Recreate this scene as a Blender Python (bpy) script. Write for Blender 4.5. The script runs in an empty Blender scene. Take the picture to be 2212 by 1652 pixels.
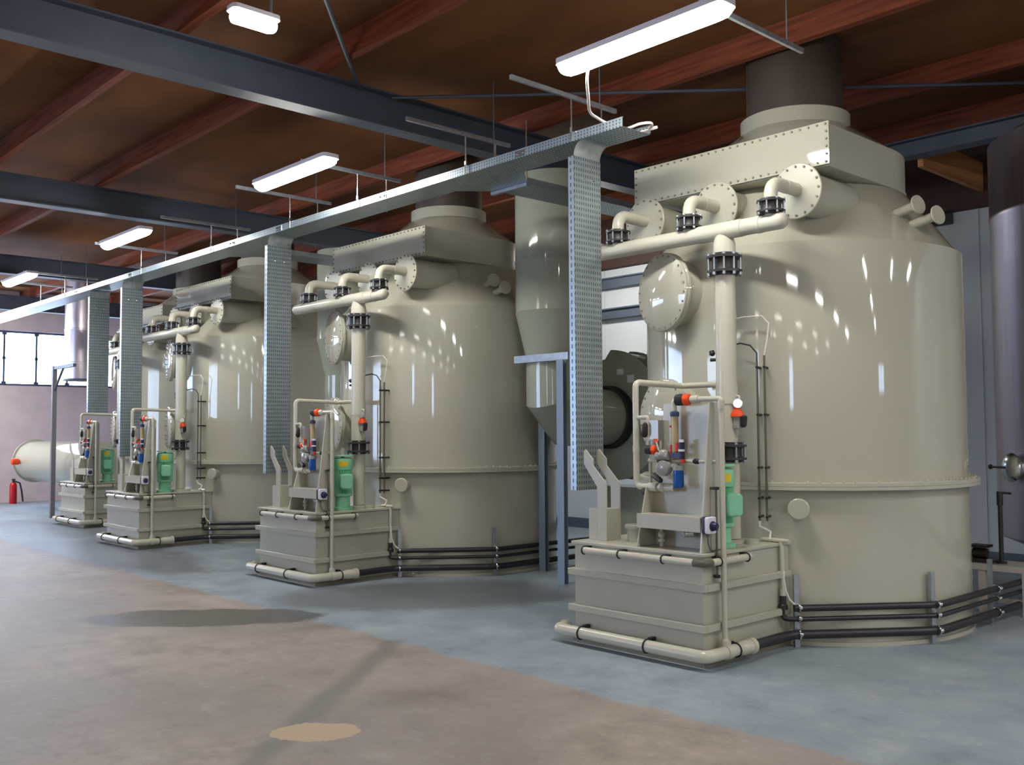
import bpy, math, random
from mathutils import Vector, Matrix
random.seed(7)
SC = bpy.context.scene
COL = SC.collection
PI = math.pi

# ------------------------------------------------------------------ materials
def srgb(r, g, b):
    f = lambda c: (c/255/12.92) if c/255 <= .04045 else ((c/255+.055)/1.055)**2.4
    return (f(r), f(g), f(b), 1.0)

def newmat(name):
    m = bpy.data.materials.new(name); m.use_nodes = True
    nt = m.node_tree
    return m, nt, nt.nodes['Principled BSDF']

def node(nt, t, **kw):
    n = nt.nodes.new(t)
    for k, v in kw.items(): setattr(n, k, v)
    return n

def pmat(name, col, rough=.4, metal=0., var=.0, vscale=6., bump=0., bscale=40., stretch=(1,1,1), coat=0., spec=.5, rvar=0., col2=None):
    m, nt, b = newmat(name)
    b.inputs['Base Color'].default_value = col
    b.inputs['Roughness'].default_value = rough
    b.inputs['Metallic'].default_value = metal
    b.inputs['Specular IOR Level'].default_value = spec
    b.inputs['Coat Weight'].default_value = coat
    b.inputs['Coat Roughness'].default_value = .04
    if var or bump or rvar:
        tc = node(nt, 'ShaderNodeTexCoord'); mp = node(nt, 'ShaderNodeMapping')
        mp.inputs['Scale'].default_value = stretch
        nt.links.new(tc.outputs['Object'], mp.inputs['Vector'])
        n = node(nt, 'ShaderNodeTexNoise'); n.inputs['Scale'].default_value = vscale; n.inputs['Detail'].default_value = 5
        nt.links.new(mp.outputs['Vector'], n.inputs['Vector'])
        if var:
            r = node(nt, 'ShaderNodeValToRGB')
            c1 = col2 if col2 else tuple(c*(1-var) for c in col[:3])+(1,)
            r.color_ramp.elements[0].position = .3; r.color_ramp.elements[1].position = .7
            r.color_ramp.elements[0].color = c1; r.color_ramp.elements[1].color = col
            nt.links.new(n.outputs['Fac'], r.inputs['Fac']); nt.links.new(r.outputs['Color'], b.inputs['Base Color'])
        if rvar:
            mr = node(nt, 'ShaderNodeMapRange'); mr.inputs['To Min'].default_value = max(0.02, rough-rvar); mr.inputs['To Max'].default_value = rough+rvar
            nt.links.new(n.outputs['Fac'], mr.inputs['Value']); nt.links.new(mr.outputs['Result'], b.inputs['Roughness'])
        if bump:
            n2 = node(nt, 'ShaderNodeTexNoise'); n2.inputs['Scale'].default_value = bscale; n2.inputs['Detail'].default_value = 2
            nt.links.new(mp.outputs['Vector'], n2.inputs['Vector'])
            bp = node(nt, 'ShaderNodeBump'); bp.inputs['Strength'].default_value = bump; bp.inputs['Distance'].default_value = .02
            nt.links.new(n2.outputs['Fac'], bp.inputs['Height']); nt.links.new(bp.outputs['Normal'], b.inputs['Normal'])
    return m

CREAM = srgb(182, 180, 164)
M = {}
M['shell'] = pmat('gloss_cream_plastic', CREAM, .045, var=.05, vscale=2., bump=.012, bscale=2.2, stretch=(1,1,.4), spec=.55)
M['cream'] = pmat('cream_plastic', CREAM, .28, var=.05, vscale=5., spec=.5)
M['pipe'] = pmat('cream_pipe', srgb(194, 191, 175), .25, spec=.5)
M['duct'] = pmat('grey_cream_plastic', srgb(158, 163, 148), .07, var=.06, vscale=2., bump=.01, bscale=2.)
M['bolt'] = pmat('dull_bolt', srgb(134, 128, 112), .5)
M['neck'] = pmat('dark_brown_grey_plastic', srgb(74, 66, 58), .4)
M['palewood'] = pmat('pale_timber', srgb(200, 138, 88), .6, var=.2, vscale=6., stretch=(4,.3,4))  # paler timber tone, used for the brace alone
M['legblue'] = pmat('blue_grey_steel', srgb(136, 150, 166), .4, .3)
M['steel'] = pmat('galvanised_steel', srgb(186, 194, 202), .36, 0.85, var=.25, vscale=14., rvar=.08)
M['bright'] = pmat('bright_zinc', srgb(225, 228, 230), .22, 1.)
M['stainless'] = pmat('brushed_stainless', srgb(200, 190, 196), .34, 1., var=.15, vscale=3., stretch=(8,8,.3))
M['beam'] = pmat('grey_blue_beam_paint', srgb(78, 87, 101), .5, var=.15, vscale=3.)
M['wood'] = pmat('red_brown_timber', srgb(142, 78, 54), .7, var=.3, vscale=6., stretch=(.25,4,4), col2=srgb(100, 52, 38), spec=.2)
M['rubber'] = pmat('black_rubber', srgb(34, 33, 35), .5)
M['cast'] = pmat('black_cast_iron', srgb(52, 48, 47), .42, var=.3, vscale=20.)
M['hdpe'] = pmat('black_pipe', srgb(40, 40, 43), .38)
M['green'] = pmat('green_paint', srgb(142, 214, 174), .4, var=.15, vscale=10.)
M['orange'] = pmat('orange_plastic', srgb(240, 78, 26), .35)
M['red'] = pmat('red_plastic', srgb(205, 40, 30), .35)
M['blue'] = pmat('blue_bowl', srgb(14, 84, 165), .2)
M['navy'] = pmat('navy_plastic', srgb(38, 36, 74), .4)
M['bluecap'] = pmat('slate_blue_plastic', srgb(66, 80, 120), .4)
M['clear'] = pmat('smoky_clear_plastic', srgb(150, 150, 145), .15)
M['amber'] = pmat('amber_tube', srgb(178, 160, 118), .2)
M['yellow'] = pmat('yellow_sticker', srgb(225, 195, 40), .5)
M['white'] = pmat('white_plastic', srgb(225, 225, 235), .35)
M['cable'] = pmat('white_cable', srgb(220, 215, 210), .4)
M['greytube'] = pmat('grey_conduit', srgb(92, 90, 80), .4)
M['panel'] = pmat('white_wall_panel', srgb(202, 206, 208), .5, var=.06, vscale=2.)
M['plaster'] = pmat('pale_plaster', srgb(226, 208, 212), .8, var=.12, vscale=3.)
M['postgrey'] = pmat('grey_steel_paint', srgb(120, 116, 124), .5)
M['frame'] = pmat('window_frame_metal', srgb(70, 80, 105), .4)
M['darkwood'] = pmat('dark_timber', srgb(70, 44, 34), .7, var=.3, vscale=5.)
M['extred'] = pmat('red_enamel', srgb(190, 24, 34), .3)
M['whitesteel'] = pmat('white_painted_steel', srgb(190, 184, 180), .4)

def emit(name, col, s):
    m = bpy.data.materials.new(name); m.use_nodes = True; nt = m.node_tree; nt.nodes.clear()
    e = node(nt, 'ShaderNodeEmission'); e.inputs['Color'].default_value = col; e.inputs['Strength'].default_value = s
    o = node(nt, 'ShaderNodeOutputMaterial'); nt.links.new(e.outputs[0], o.inputs['Surface']); return m
LAMP_S = 92.
M['lamp'] = emit('lamp_diffuser', (1., .98, .92, 1), LAMP_S)
M['lamp_dim'] = emit('dimmed_lamp_diffuser', (1., .95, .88, 1), LAMP_S*.42)  # same kind of lamp, emission lowered to weaken its fill light

def glassmat():
    m = bpy.data.materials.new('window_glass'); m.use_nodes = True; nt = m.node_tree; nt.nodes.clear()
    t = node(nt, 'ShaderNodeBsdfTransparent'); t.inputs['Color'].default_value = (.93, .95, .97, 1)
    g = node(nt, 'ShaderNodeBsdfGlossy'); g.inputs['Roughness'].default_value = .02
    mx = node(nt, 'ShaderNodeMixShader'); mx.inputs[0].default_value = .06
    o = node(nt, 'ShaderNodeOutputMaterial')
    nt.links.new(t.outputs[0], mx.inputs[1]); nt.links.new(g.outputs[0], mx.inputs[2]); nt.links.new(mx.outputs[0], o.inputs['Surface'])
    return m
M['glass'] = glassmat()

def perfmat(name, axis_u, axis_v, su, sv):
    """galvanised sheet with rows of punched slots (dark openings)"""
    m, nt, b = newmat(name)
    b.inputs['Metallic'].default_value = .85; b.inputs['Roughness'].default_value = .38
    tc = node(nt, 'ShaderNodeTexCoord'); sx = node(nt, 'ShaderNodeSeparateXYZ'); nt.links.new(tc.outputs['Object'], sx.inputs[0])
    def band(ax, scale, duty, off=0.):
        a = node(nt, 'ShaderNodeMath', operation='MULTIPLY_ADD'); a.inputs[1].default_value = scale; a.inputs[2].default_value = off
        nt.links.new(sx.outputs[ax], a.inputs[0])
        f = node(nt, 'ShaderNodeMath', operation='FRACT'); nt.links.new(a.outputs[0], f.inputs[0])
        l = node(nt, 'ShaderNodeMath', operation='LESS_THAN'); l.inputs[1].default_value = duty; nt.links.new(f.outputs[0], l.inputs[0])
        return l
    u = band(axis_u, su, .34); v = band(axis_v, sv, .55)
    mu = node(nt, 'ShaderNodeMath', operation='MULTIPLY'); nt.links.new(u.outputs[0], mu.inputs[0]); nt.links.new(v.outputs[0], mu.inputs[1])
    n = node(nt, 'ShaderNodeTexNoise'); n.inputs['Scale'].default_value = 9
    nt.links.new(tc.outputs['Object'], n.inputs['Vector'])
    r = node(nt, 'ShaderNodeValToRGB'); r.color_ramp.elements[0].color = srgb(150, 162, 168); r.color_ramp.elements[1].color = srgb(182, 194, 200)
    nt.links.new(n.outputs['Fac'], r.inputs['Fac'])
    mx = node(nt, 'ShaderNodeMixRGB'); mx.inputs[2].default_value = srgb(92, 104, 112)
    nt.links.new(mu.outputs[0], mx.inputs[0]); nt.links.new(r.outputs[0], mx.inputs[1]); nt.links.new(mx.outputs[0], b.inputs['Base Color'])
    return m
M['perf_v'] = perfmat('slotted_steel_upright', 'Y', 'Z', 38., 22.)
M['perf_h'] = perfmat('slotted_steel_tray', 'X', 'Y', 28., 22.)
M['perf_f'] = perfmat('slotted_steel_edge', 'X', 'Z', 30., 40.)
M['perf_e'] = perfmat('slotted_steel_side', 'X', 'Z', 26., 17.)

# ------------------------------------------------------------------ mesh builder
class MB:
    def __init__(s): s.v = []; s.f = []; s.mi = []; s.cur = 0
    def add(s, vs, fs):
        o = len(s.v); s.v += [tuple(p) for p in vs]
        s.f += [tuple(i+o for i in f) for f in fs]; s.mi += [s.cur]*len(fs); return s
    def m(s, i): s.cur = i; return s
    def box(s, x0, x1, y0, y1, z0, z1):
        v = [(x, y, z) for z in (z0, z1) for y in (y0, y1) for x in (x0, x1)]
        return s.add(v, [(0,2,3,1), (4,5,7,6), (0,1,5,4), (2,6,7,3), (0,4,6,2), (1,3,7,5)])
    def prism(s, poly, fn0, fn1):
        """poly list of 2d points, mapped by fn0/fn1 to the two end faces"""
        n = len(poly); a = [fn0(*p) for p in poly]; b = [fn1(*p) for p in poly]
        s.add(a+b, [tuple(range(n))[::-1], tuple(range(n, 2*n))]+[(i, (i+1) % n, n+(i+1) % n, n+i) for i in range(n)])
        return s
    def zprism(s, poly, z0, z1): return s.prism(poly, lambda x, y: (x, y, z0), lambda x, y: (x, y, z1))
    def xprism(s, poly, x0, x1): return s.prism(poly, lambda y, z: (x0, y, z), lambda y, z: (x1, y, z))
    def yprism(s, poly, y0, y1): return s.prism(poly, lambda x, z: (x, y0, z), lambda x, z: (x, y1, z))
    def loft(s, rings, cap0=True, cap1=True, closed=True):
        n = len(rings[0]); vs = [p for r in rings for p in r]; fs = []
        for k in range(len(rings)-1):
            for i in range(n if closed else n-1):
                j = (i+1) % n; fs.append((k*n+i, k*n+j, (k+1)*n+j, (k+1)*n+i))
        if cap0: fs.append(tuple(range(n))[::-1])
        if cap1: fs.append(tuple(range((len(rings)-1)*n, len(rings)*n)))
        return s.add(vs, fs)
    def lathe(s, prof, c=(0,0,0), axis=(0,0,1), seg=32, cap0=True, cap1=True):
        """prof: list of (radius, height along the axis)"""
        ax = Vector(axis).normalized(); t = Vector((0,0,1)) if abs(ax.z) < .9 else Vector((1,0,0))
        u = ax.cross(t).normalized(); w = ax.cross(u); c = Vector(c)
        rings = [[c+ax*h+(u*math.cos(2*PI*i/seg)+w*math.sin(2*PI*i/seg))*r for i in range(seg)] for r, h in prof]
        return s.loft(rings, cap0, cap1)
    def cyl(s, a, b, r, seg=20, r2=None):
        a = Vector(a); b = Vector(b); return s.lathe([(r, 0), (r if r2 is None else r2, (b-a).length)], a, b-a, seg)
    def ball(s, c, r, seg=16):
        return s.lathe([(max(1e-4, r*math.sin(PI*i/8)), -r*math.cos(PI*i/8)) for i in range(9)], c, (0,0,1), seg)
    def tube(s, pts, r, bend=0., seg=14, n=7):
        pts = [Vector(p) for p in pts]; path = [pts[0]]
        for i in range(1, len(pts)-1):
            p = pts[i]; d0 = (pts[i-1]-p); d1 = (pts[i+1]-p)
            b = min(bend, d0.length*.49, d1.length*.49)
            if b <= 1e-5: path.append(p); continue
            a0 = p+d0.normalized()*b; a1 = p+d1.normalized()*b
            for k in range(n+1):
                t = k/n; path.append(a0*(1-t)**2+p*2*t*(1-t)+a1*t*t)
        path.append(pts[-1])
        return s.sweep(path, r, seg)
    def sweep(s, path, r, seg=14):
        path = [Vector(p) for p in path]
        tg = []
        for i in range(len(path)):
            d = path[min(i+1, len(path)-1)]-path[max(i-1, 0)]; tg.append(d.normalized())
        up = Vector((0,0,1)) if abs(tg[0].z) < .9 else Vector((1,0,0))
        u = tg[0].cross(up).normalized(); rings = []
        for p, t in zip(path, tg):
            u = (u-t*u.dot(t)).normalized(); w = t.cross(u)
            rings.append([p+(u*math.cos(2*PI*i/seg)+w*math.sin(2*PI*i/seg))*r for i in range(seg)])
        return s.loft(rings)
    def torus(s, c, axis, R, r, seg=28, sm=8):
        ax = Vector(axis).normalized(); t = Vector((0,0,1)) if abs(ax.z) < .9 else Vector((1,0,0))
        u = ax.cross(t).normalized(); w = ax.cross(u); c = Vector(c); vs = []; fs = []
        for i in range(seg):
            d = u*math.cos(2*PI*i/seg)+w*math.sin(2*PI*i/seg)
            for j in range(sm):
                vs.append(c+d*(R+r*math.cos(2*PI*j/sm))+ax*(r*math.sin(2*PI*j/sm)))
        for i in range(seg):
            for j in range(sm):
                fs.append((i*sm+j, ((i+1) % seg)*sm+j, ((i+1) % seg)*sm+(j+1) % sm, i*sm+(j+1) % sm))
        return s.add(vs, fs)
    def rounded_plate(s, w, h, r, d0, d1, fn):
        poly = []
        for cx, cy, a0 in ((w/2-r, h/2-r, 0), (-w/2+r, h/2-r, 90), (-w/2+r, -h/2+r, 180), (w/2-r, -h/2+r, 270)):
            for k in range(6):
                a = math.radians(a0+k*18); poly.append((cx+r*math.cos(a), cy+r*math.sin(a)))
        return s.prism(poly, lambda x, y: fn(x, y, d0), lambda x, y: fn(x, y, d1))

def obj(name, mb, mats, parent=None, loc=None, sharp=38, bevel=0.):
    """one mesh object; its vertices were given in the coordinates of its unit, so they are moved to the object's own origin"""
    me = bpy.data.meshes.new(name)
    base = Vector(loc) if loc is not None else (Vector(parent['_b']) if parent is not None else Vector((0,0,0)))
    me.from_pydata([tuple(Vector(p)-base) for p in mb.v], [], mb.f)
    if not isinstance(mats, (list, tuple)): mats = [mats]
    for k in mats: me.materials.append(M[k] if isinstance(k, str) else k)
    for p, i in zip(me.polygons, mb.mi): p.material_index = i
    me.validate(); me.update()
    import bmesh
    bm = bmesh.new(); bm.from_mesh(me); bmesh.ops.recalc_face_normals(bm, faces=bm.faces); bm.to_mesh(me); bm.free()
    me.shade_smooth(); me.set_sharp_from_angle(angle=math.radians(sharp))
    o = bpy.data.objects.new(name, me); COL.objects.link(o)
    if parent is not None: o.parent = parent
    else: o.location = base
    o['_b'] = tuple(base)
    if bevel:
        bv = o.modifiers.new('bevel', 'BEVEL'); bv.width = bevel; bv.segments = 2; bv.limit_method = 'ANGLE'
    return o

def thing(name, label, cat, base, group=None):
    o = bpy.data.objects.new(name, None); COL.objects.link(o); o.location = base; o.empty_display_size = .1
    o['_b'] = tuple(base); o['label'] = label; o['category'] = cat
    if group: o['group'] = group
    return o

def tag(o, label, cat, group=None, kind=None):
    o['label'] = label; o['category'] = cat
    if group: o['group'] = group
    if kind: o['kind'] = kind
    return o

def struct(name, mb, mats, loc=(0,0,0), parent=None, **kw):
    o = obj(name, mb, mats, parent, None if parent is not None else loc, **kw)
    if parent is None: o['kind'] = 'structure'
    return o

# ------------------------------------------------------------------ the hall
XL, XR, YF, YB, ZC = -25.2, 20.0, -14.0, 12.0, 5.05

def floormat():
    m, nt, b = newmat('workshop_floor')
    tc = node(nt, 'ShaderNodeTexCoord'); P = tc.outputs['Object']
    sx = node(nt, 'ShaderNodeSeparateXYZ'); nt.links.new(P, sx.inputs[0])
    def noise(scale, detail=6, rough=.6, vec=None):
        n = node(nt, 'ShaderNodeTexNoise'); n.inputs['Scale'].default_value = scale; n.inputs['Detail'].default_value = detail; n.inputs['Roughness'].default_value = rough
        nt.links.new(vec or P, n.inputs['Vector']); return n.outputs['Fac']
    def math_(op, a, b_=None, c=None):
        n = node(nt, 'ShaderNodeMath', operation=op)
        for i, x in enumerate((a, b_, c)):
            if x is None: continue
            if isinstance(x, (int, float)): n.inputs[i].default_value = x
            else: nt.links.new(x, n.inputs[i])
        return n.outputs[0]
    def ramp(fac, stops):
        r = node(nt, 'ShaderNodeValToRGB'); e = r.color_ramp.elements
        while len(e) < len(stops): e.new(.5)
        for k, (p, c) in zip(e, stops): k.position = p; k.color = c
        nt.links.new(fac, r.inputs['Fac']); return r.outputs['Color']
    def mix(f, a, c):
        n = node(nt, 'ShaderNodeMixRGB')
        if isinstance(f, (int, float)): n.inputs[0].default_value = f
        else: nt.links.new(f, n.inputs[0])
        for i, x in ((1, a), (2, c)):
            if isinstance(x, tuple): n.inputs[i].default_value = x
            else: nt.links.new(x, n.inputs[i])
        return n.outputs[0]
    def smooth(x, lo, hi):
        n = node(nt, 'ShaderNodeMapRange', interpolation_type='SMOOTHSTEP'); n.inputs['From Min'].default_value = lo; n.inputs['From Max'].default_value = hi
        nt.links.new(x, n.inputs['Value']); return n.outputs['Result']
    big = noise(.55, 5); mid = noise(2.2, 8, .7); fine = noise(14, 4)
    tan = ramp(mid, [(.28, srgb(124, 114, 108)), (.5, srgb(158, 146, 136)), (.74, srgb(184, 172, 160))])
    tan = mix(math_('MULTIPLY', smooth(big, .42, .62), .55), tan, srgb(128, 122, 122))
    # worn blotches in the bare concrete
    tan = mix(math_('MULTIPLY', smooth(noise(.9, 7, .75), .56, .68), .45), tan, srgb(96, 82, 74))
    blu = ramp(mid, [(.28, srgb(114, 127, 138)), (.52, srgb(144, 157, 168)), (.75, srgb(172, 182, 188))])
    blu = mix(math_('MULTIPLY', smooth(big, .45, .6), .4), blu, srgb(124, 132, 138))
    edge = math_('ADD', sx.outputs['Y'], math_('MULTIPLY', math_('SUBTRACT', noise(1.6, 6, .7), .5), .35))
    isblue = smooth(edge, 4.42, 4.52)
    col = mix(isblue, tan, blu)
    mot = noise(3.6, 9, .8)
    col = mix(math_('MULTIPLY', smooth(mot, .52, .72), .30), col, srgb(196, 194, 190))
    col = mix(math_('MULTIPLY', math_('SUBTRACT', 1., smooth(mot, .30, .46)), .30), col, srgb(84, 82, 82))
    # joint line across the bare concrete
    def seg_mask(x0, y0, x1, y1, w0, w1, wob=.12):
        dx, dy = x1-x0, y1-y0; L = math.hypot(dx, dy)
        d = math_('ADD', math_('MULTIPLY', sx.outputs['X'], dy/L), math_('ADD', math_('MULTIPLY', sx.outputs['Y'], -dx/L), (dx*y0-dy*x0)/L))
        d = math_('ABSOLUTE', math_('ADD', d, math_('MULTIPLY', math_('SUBTRACT', noise(3, 4), .5), wob)))
        t = math_('ADD', math_('MULTIPLY', sx.outputs['X'], dx/L), math_('ADD', math_('MULTIPLY', sx.outputs['Y'], dy/L), -(x0*dx+y0*dy)/L))
        mm = math_('SUBTRACT', 1., smooth(d, w0, w1))
        return math_('MULTIPLY', mm, math_('MULTIPLY', smooth(t, -.1, .05), math_('SUBTRACT', 1., smooth(t, L-.05, L+.3))))
    col = mix(math_('MULTIPLY', seg_mask(-6.2, 4.5, -3.6, 1.4, .015, .14), .55), col, srgb(92, 94, 98))
    # blobs: wet patches and the pale repair patch
    def blob(cx, cy, rx, ry, ang, wob, soft=.12):
        mp = node(nt, 'ShaderNodeMapping', vector_type='TEXTURE'); mp.inputs['Location'].default_value = (cx, cy, 0); mp.inputs['Rotation'].default_value = (0, 0, math.radians(ang)); mp.inputs['Scale'].default_value = (rx, ry, 1)
        nt.links.new(P, mp.inputs['Vector'])
        l = node(nt, 'ShaderNodeVectorMath', operation='LENGTH'); nt.links.new(mp.outputs[0], l.inputs[0])
        d = math_('ADD', l.outputs['Value'], math_('MULTIPLY', math_('SUBTRACT', noise(1.9, 6, .65), .5), wob))
        return math_('SUBTRACT', 1., smooth(d, 1-soft, 1+soft))
    wet = math_('MAXIMUM', blob(-8.15, 3.82, 1.05, .42, 50, 1.0, .08), math_('MULTIPLY', blob(-7.7, 6.0, 1.5, .85, 55, .8, .2), .7))
    wet = math_('MAXIMUM', wet, math_('MULTIPLY', blob(-13.4, 5.0, 2.6, .75, 0, 1.2, .25), .75))
    wet = math_('MAXIMUM', wet, math_('MULTIPLY', blob(-17.6, 5.5, 2.2, .7, 0, 1.2, .25), .75))
    col = mix(math_('MULTIPLY', wet, .78), col, srgb(70, 66, 64))
    col = mix(math_('MULTIPLY', blob(-4.60, 2.84, .27, .17, 50, 1.7, .03), .9), col, srgb(190, 166, 136))
    col = mix(math_('MULTIPLY', smooth(fine, .55, .8), .18), col, srgb(70, 66, 66))
    nt.links.new(col, b.inputs['Base Color'])
    rg = math_('SUBTRACT', math_('ADD', .4, math_('MULTIPLY', mid, .25)), math_('MULTIPLY', wet, .10))
    nt.links.new(rg, b.inputs['Roughness'])
    bp = node(nt, 'ShaderNodeBump'); bp.inputs['Strength'].default_value = .10; bp.inputs['Distance'].default_value = .015
    nt.links.new(mid, bp.inputs['Height']); nt.links.new(bp.outputs[0], b.inputs['Normal'])
    return m
M['floor'] = floormat()
M['ceil'] = pmat('brown_roof_board', srgb(130, 86, 54), .85, var=.3, vscale=1.2, stretch=(.5,1,1), col2=srgb(98, 63, 43), spec=.15)

struct('floor', MB().box(XL-.2, XR+.2, YF-.2, YB+.2, -.2, 0), 'floor')
struct('ceiling', MB().box(XL-.2, XR+.2, YF-.2, YB+.2, ZC, ZC+.15), 'ceil')

def wall_with_openings(name, mats, axis, pos, thick, a0, a1, z1, ops):
    """axis 'x': wall in the plane x=pos; ops = list of (lo, hi, zlo, zhi) along the wall"""
    mb = MB(); cuts = sorted(ops)
    def bx(lo, hi, zl, zh):
        if hi-lo < 1e-4 or zh-zl < 1e-4: return
        if axis == 'x': mb.box(min(pos, pos+thick), max(pos, pos+thick), lo, hi, zl, zh)
        else: mb.box(lo, hi, min(pos, pos+thick), max(pos, pos+thick), zl, zh)
    c = a0
    for lo, hi, zl, zh in cuts:
        bx(c, lo, 0, z1); bx(lo, hi, 0, zl); bx(lo, hi, zh, z1); c = hi
    bx(c, a1, 0, z1)
    return struct(name, mb, mats)

WL = (-4.0, 11.2, 2.78, 4.10)
WF = [(-4.2, -3.2, 2.5, 3.9), (5.0, 6.2, 2.2, 3.8), (-23.5, -15.5, .6, 4.1)]  # wide last opening is unseen, put in to light the far left end
WR = [(4.9, 6.6, 2.7, 3.6)]
wall_with_openings('wall_left', 'plaster', 'x', XL, -.2, YF, YB, ZC, [WL])
wall_with_openings('wall_front', 'plaster', 'y', YF, -.2, XL, XR, ZC, WF)
wall_with_openings('wall_right', 'plaster', 'x', XR, .2, YF, YB, ZC, WR)
mb = MB().box(XL, XR, YB, YB+.2, 0, ZC)
for i in range(46):                                   # vertical ribs of the sandwich panels
    x = XL+.5+i*1.0; mb.box(x, x+.015, YB-.012, YB, 0.1, ZC-.8)
struct('wall_back', mb, 'panel')
struct('baseboard_back', MB().box(XL, XR, YB-.05, YB, 0, .16), 'beam')
struct('trim_1', MB().box(XL, XR, YB-.16, YB, 4.25, 5.05), 'darkwood')
for n, z in ((2, 3.52), (3, 4.02)):
    struct('trim_%d' % n, MB().box(XL, -6.5, YB-.14, YB-.013, z-.09, z+.07).box(XL, -6.5, YB-.2, YB-.14, z+.05, z+.07), 'beam')

wn = 0
def window(axis, pos, lo, hi, zl, zh, step, thick):
    global wn; wn += 1
    d0, d1 = (pos-.10, pos-.05) if thick < 0 else (pos+.05, pos+.10)
    def bx(mb, lo, hi, zl, zh, e=0):
        if axis == 'x': mb.box(d0-e, d1+e, lo, hi, zl, zh)
        else: mb.box(lo, hi, d0-e, d1+e, zl, zh)
    mb = MB()
    bx(mb, lo, hi, zl, zl+.05); bx(mb, lo, hi, zh-.05, zh); bx(mb, lo, lo+.05, zl, zh); bx(mb, hi-.05, hi, zl, zh)
    w = struct('window_%d' % wn, mb, 'frame')
    mb = MB(); n = int(round((hi-lo)/step))
    for i in range(1, n):
        c = lo+(hi-lo)*i/n; bx(mb, c-.02, c+.02, zl, zh, .005)
        bx(mb, c-.05, c+.05, zl+.05, zl+.1, .01); bx(mb, c-.05, c+.05, zh-.1, zh-.05, .01); bx(mb, c-.035, c+.035, (zl+zh)/2-.03, (zl+zh)/2+.03, .01)
    struct('glazing_bars', mb, 'frame', parent=w)
    mb = MB(); m_ = (d0+d1)/2
    if axis == 'x': mb.box(m_-.003, m_+.003, lo+.02, hi-.02, zl+.02, zh-.02)
    else: mb.box(lo+.02, hi-.02, m_-.003, m_+.003, zl+.02, zh-.02)
    struct('pane', mb, 'glass', parent=w)
window('x', XL, *WL, .735, -.2)
for w in WF: window('y', YF, *w, .9, -.2)
for w in WR: window('x', XR, *w, 1., .2)

# roof steel and timber
for i, x in enumerate((-24.4, -18.95, -13.0, -7.56, -2.1, 3.4, 8.9, 14.4)):
    z0, z1 = 4.495, 4.835
    mb = MB().box(-.1, .1, YF, YB-.2, z0, z0+.016).box(-.1, .1, YF, YB-.2, z1-.016, z1).box(-.006, .006, YF, YB-.2, z0+.016, z1-.016)
    o = struct('roof_beam', MB().add([(p[0]+x, p[1], p[2]) for p in mb.v], mb.f), 'beam', loc=(x, 0, z0))
YP = [-12.3+1.3*i for i in range(0, 19)]
for i, y in enumerate([3.3-1.3*k for k in range(0, 13)]+[4.6, 7.2, 9.1, 10.6]):
    struct('roof_purlin', MB().box(XL, XR, y-.04, y+.04, 4.836, ZC), 'wood', loc=(0, y, 4.836))
struct('eaves_beam', MB().box(-7., 4., 10.02, 10.22, 4.5, 4.515).box(-7., 4., 10.02, 10.22, 4.665, 4.68).box(-7., 4., 10.1, 10.14, 4.515, 4.665), 'beam', loc=(0, 10.1, 4.5))
struct('timber_brace', MB().prism([(10.25, 4.5), (11.84, 4.5), (11.84, 4.83), (10.25, 4.83)], lambda y, z: (-4.62, y, z-.08), lambda y, z: (-4.56, y, z-.08)), 'palewood', loc=(-4.6, 11, 4.5))
for k, (a, b) in enumerate((((-5.2, 3.0, 4.80), (-7.5, 5.02, 4.81)), ((-7.5, 5.4, 4.80), (-2.2, 10.55, 4.80)))):
    struct('bracing_rod', MB().cyl(a, b, .02 if k == 0 else .016, 10), 'beam', loc=a)

# ------------------------------------------------------------------ lamps
def make_lamp(mk='lamp', w_=1.):
    t = thing('tube_lamp', '', 'lamp', (0, 0, 0))
    mb = MB().rounded_plate(1.43, .19, .05, .06, .10, lambda x, y, d: (x, y, d))
    obj('housing', mb, 'white', t)
    prof = []
    for k in range(9):
        a = -PI/2+PI*k/8; prof.append(((.092*w_*math.sin(a)), .0-.075*w_*math.cos(a)+.06))
    rings = []
    for x, s in ((-.715, .35), (-.70, .7), (-.66, .95), (-.6, 1), (.6, 1), (.66, .95), (.70, .7), (.715, .35)):
        rings.append([(x, y*s, .06+(z-.06)*s) for y, z in prof])
    obj('diffuser', MB().loft(rings, True, True, closed=True), mk, t)
    for x in (-.38, .38): obj('clip', MB().box(x-.02, x+.02, -.02, .02, .1, .13), 'steel', t)
    for x in (-.5, .5):
        if w_ < 1: obj('hanger_wire', MB().cyl((x, 0, .1), (x, 0, .9), .004, 6), 'steel', t)
    return t
def copy_tree(o, off, parent=None):
    c = o.copy(); COL.objects.link(c)
    if parent is None: c.location = Vector(o.location)+Vector(off)
    else: c.parent = parent
    for ch in o.children: copy_tree(ch, off, c)
    return c
lamp0 = make_lamp(); lamp1 = make_lamp('lamp_dim', .42); used = {}  # second lamp is narrowed and dimmed: crisp reflections, less fill
lamp_back = True
lamp_names = {-4.08: 'long glowing tube lamp nearest the viewer, above the near end of the cable tray',
              -8.55: 'glowing tube lamp above the second cable upright', -12.9: 'glowing tube lamp above the third cable upright',
              -17.45: 'farthest small glowing tube lamp, above the cable tray near the window wall'}
for y in (4.95, -2.0, -8.2, -12.6):
    for x in (-21.9, -17.45, -12.9, -8.55, -4.08, .4, 4.9, 9.4, 13.9):
        if y != 4.95 and x < -15: continue
        src = lamp0 if y == 4.95 or (y == -2. and x > -1) else lamp1
        l = src if src.name not in used else copy_tree(src, (0, 0, 0)); used[src.name] = 1
        l.location = (x, y, 4.15)
        l['group'] = 'tube lamps under the roof'
        if y == 4.95 and x in lamp_names: l['label'] = lamp_names[x]
        else: l['label'] = 'unseen white tube lamp under the roof, added for its light and reflections'
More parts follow.
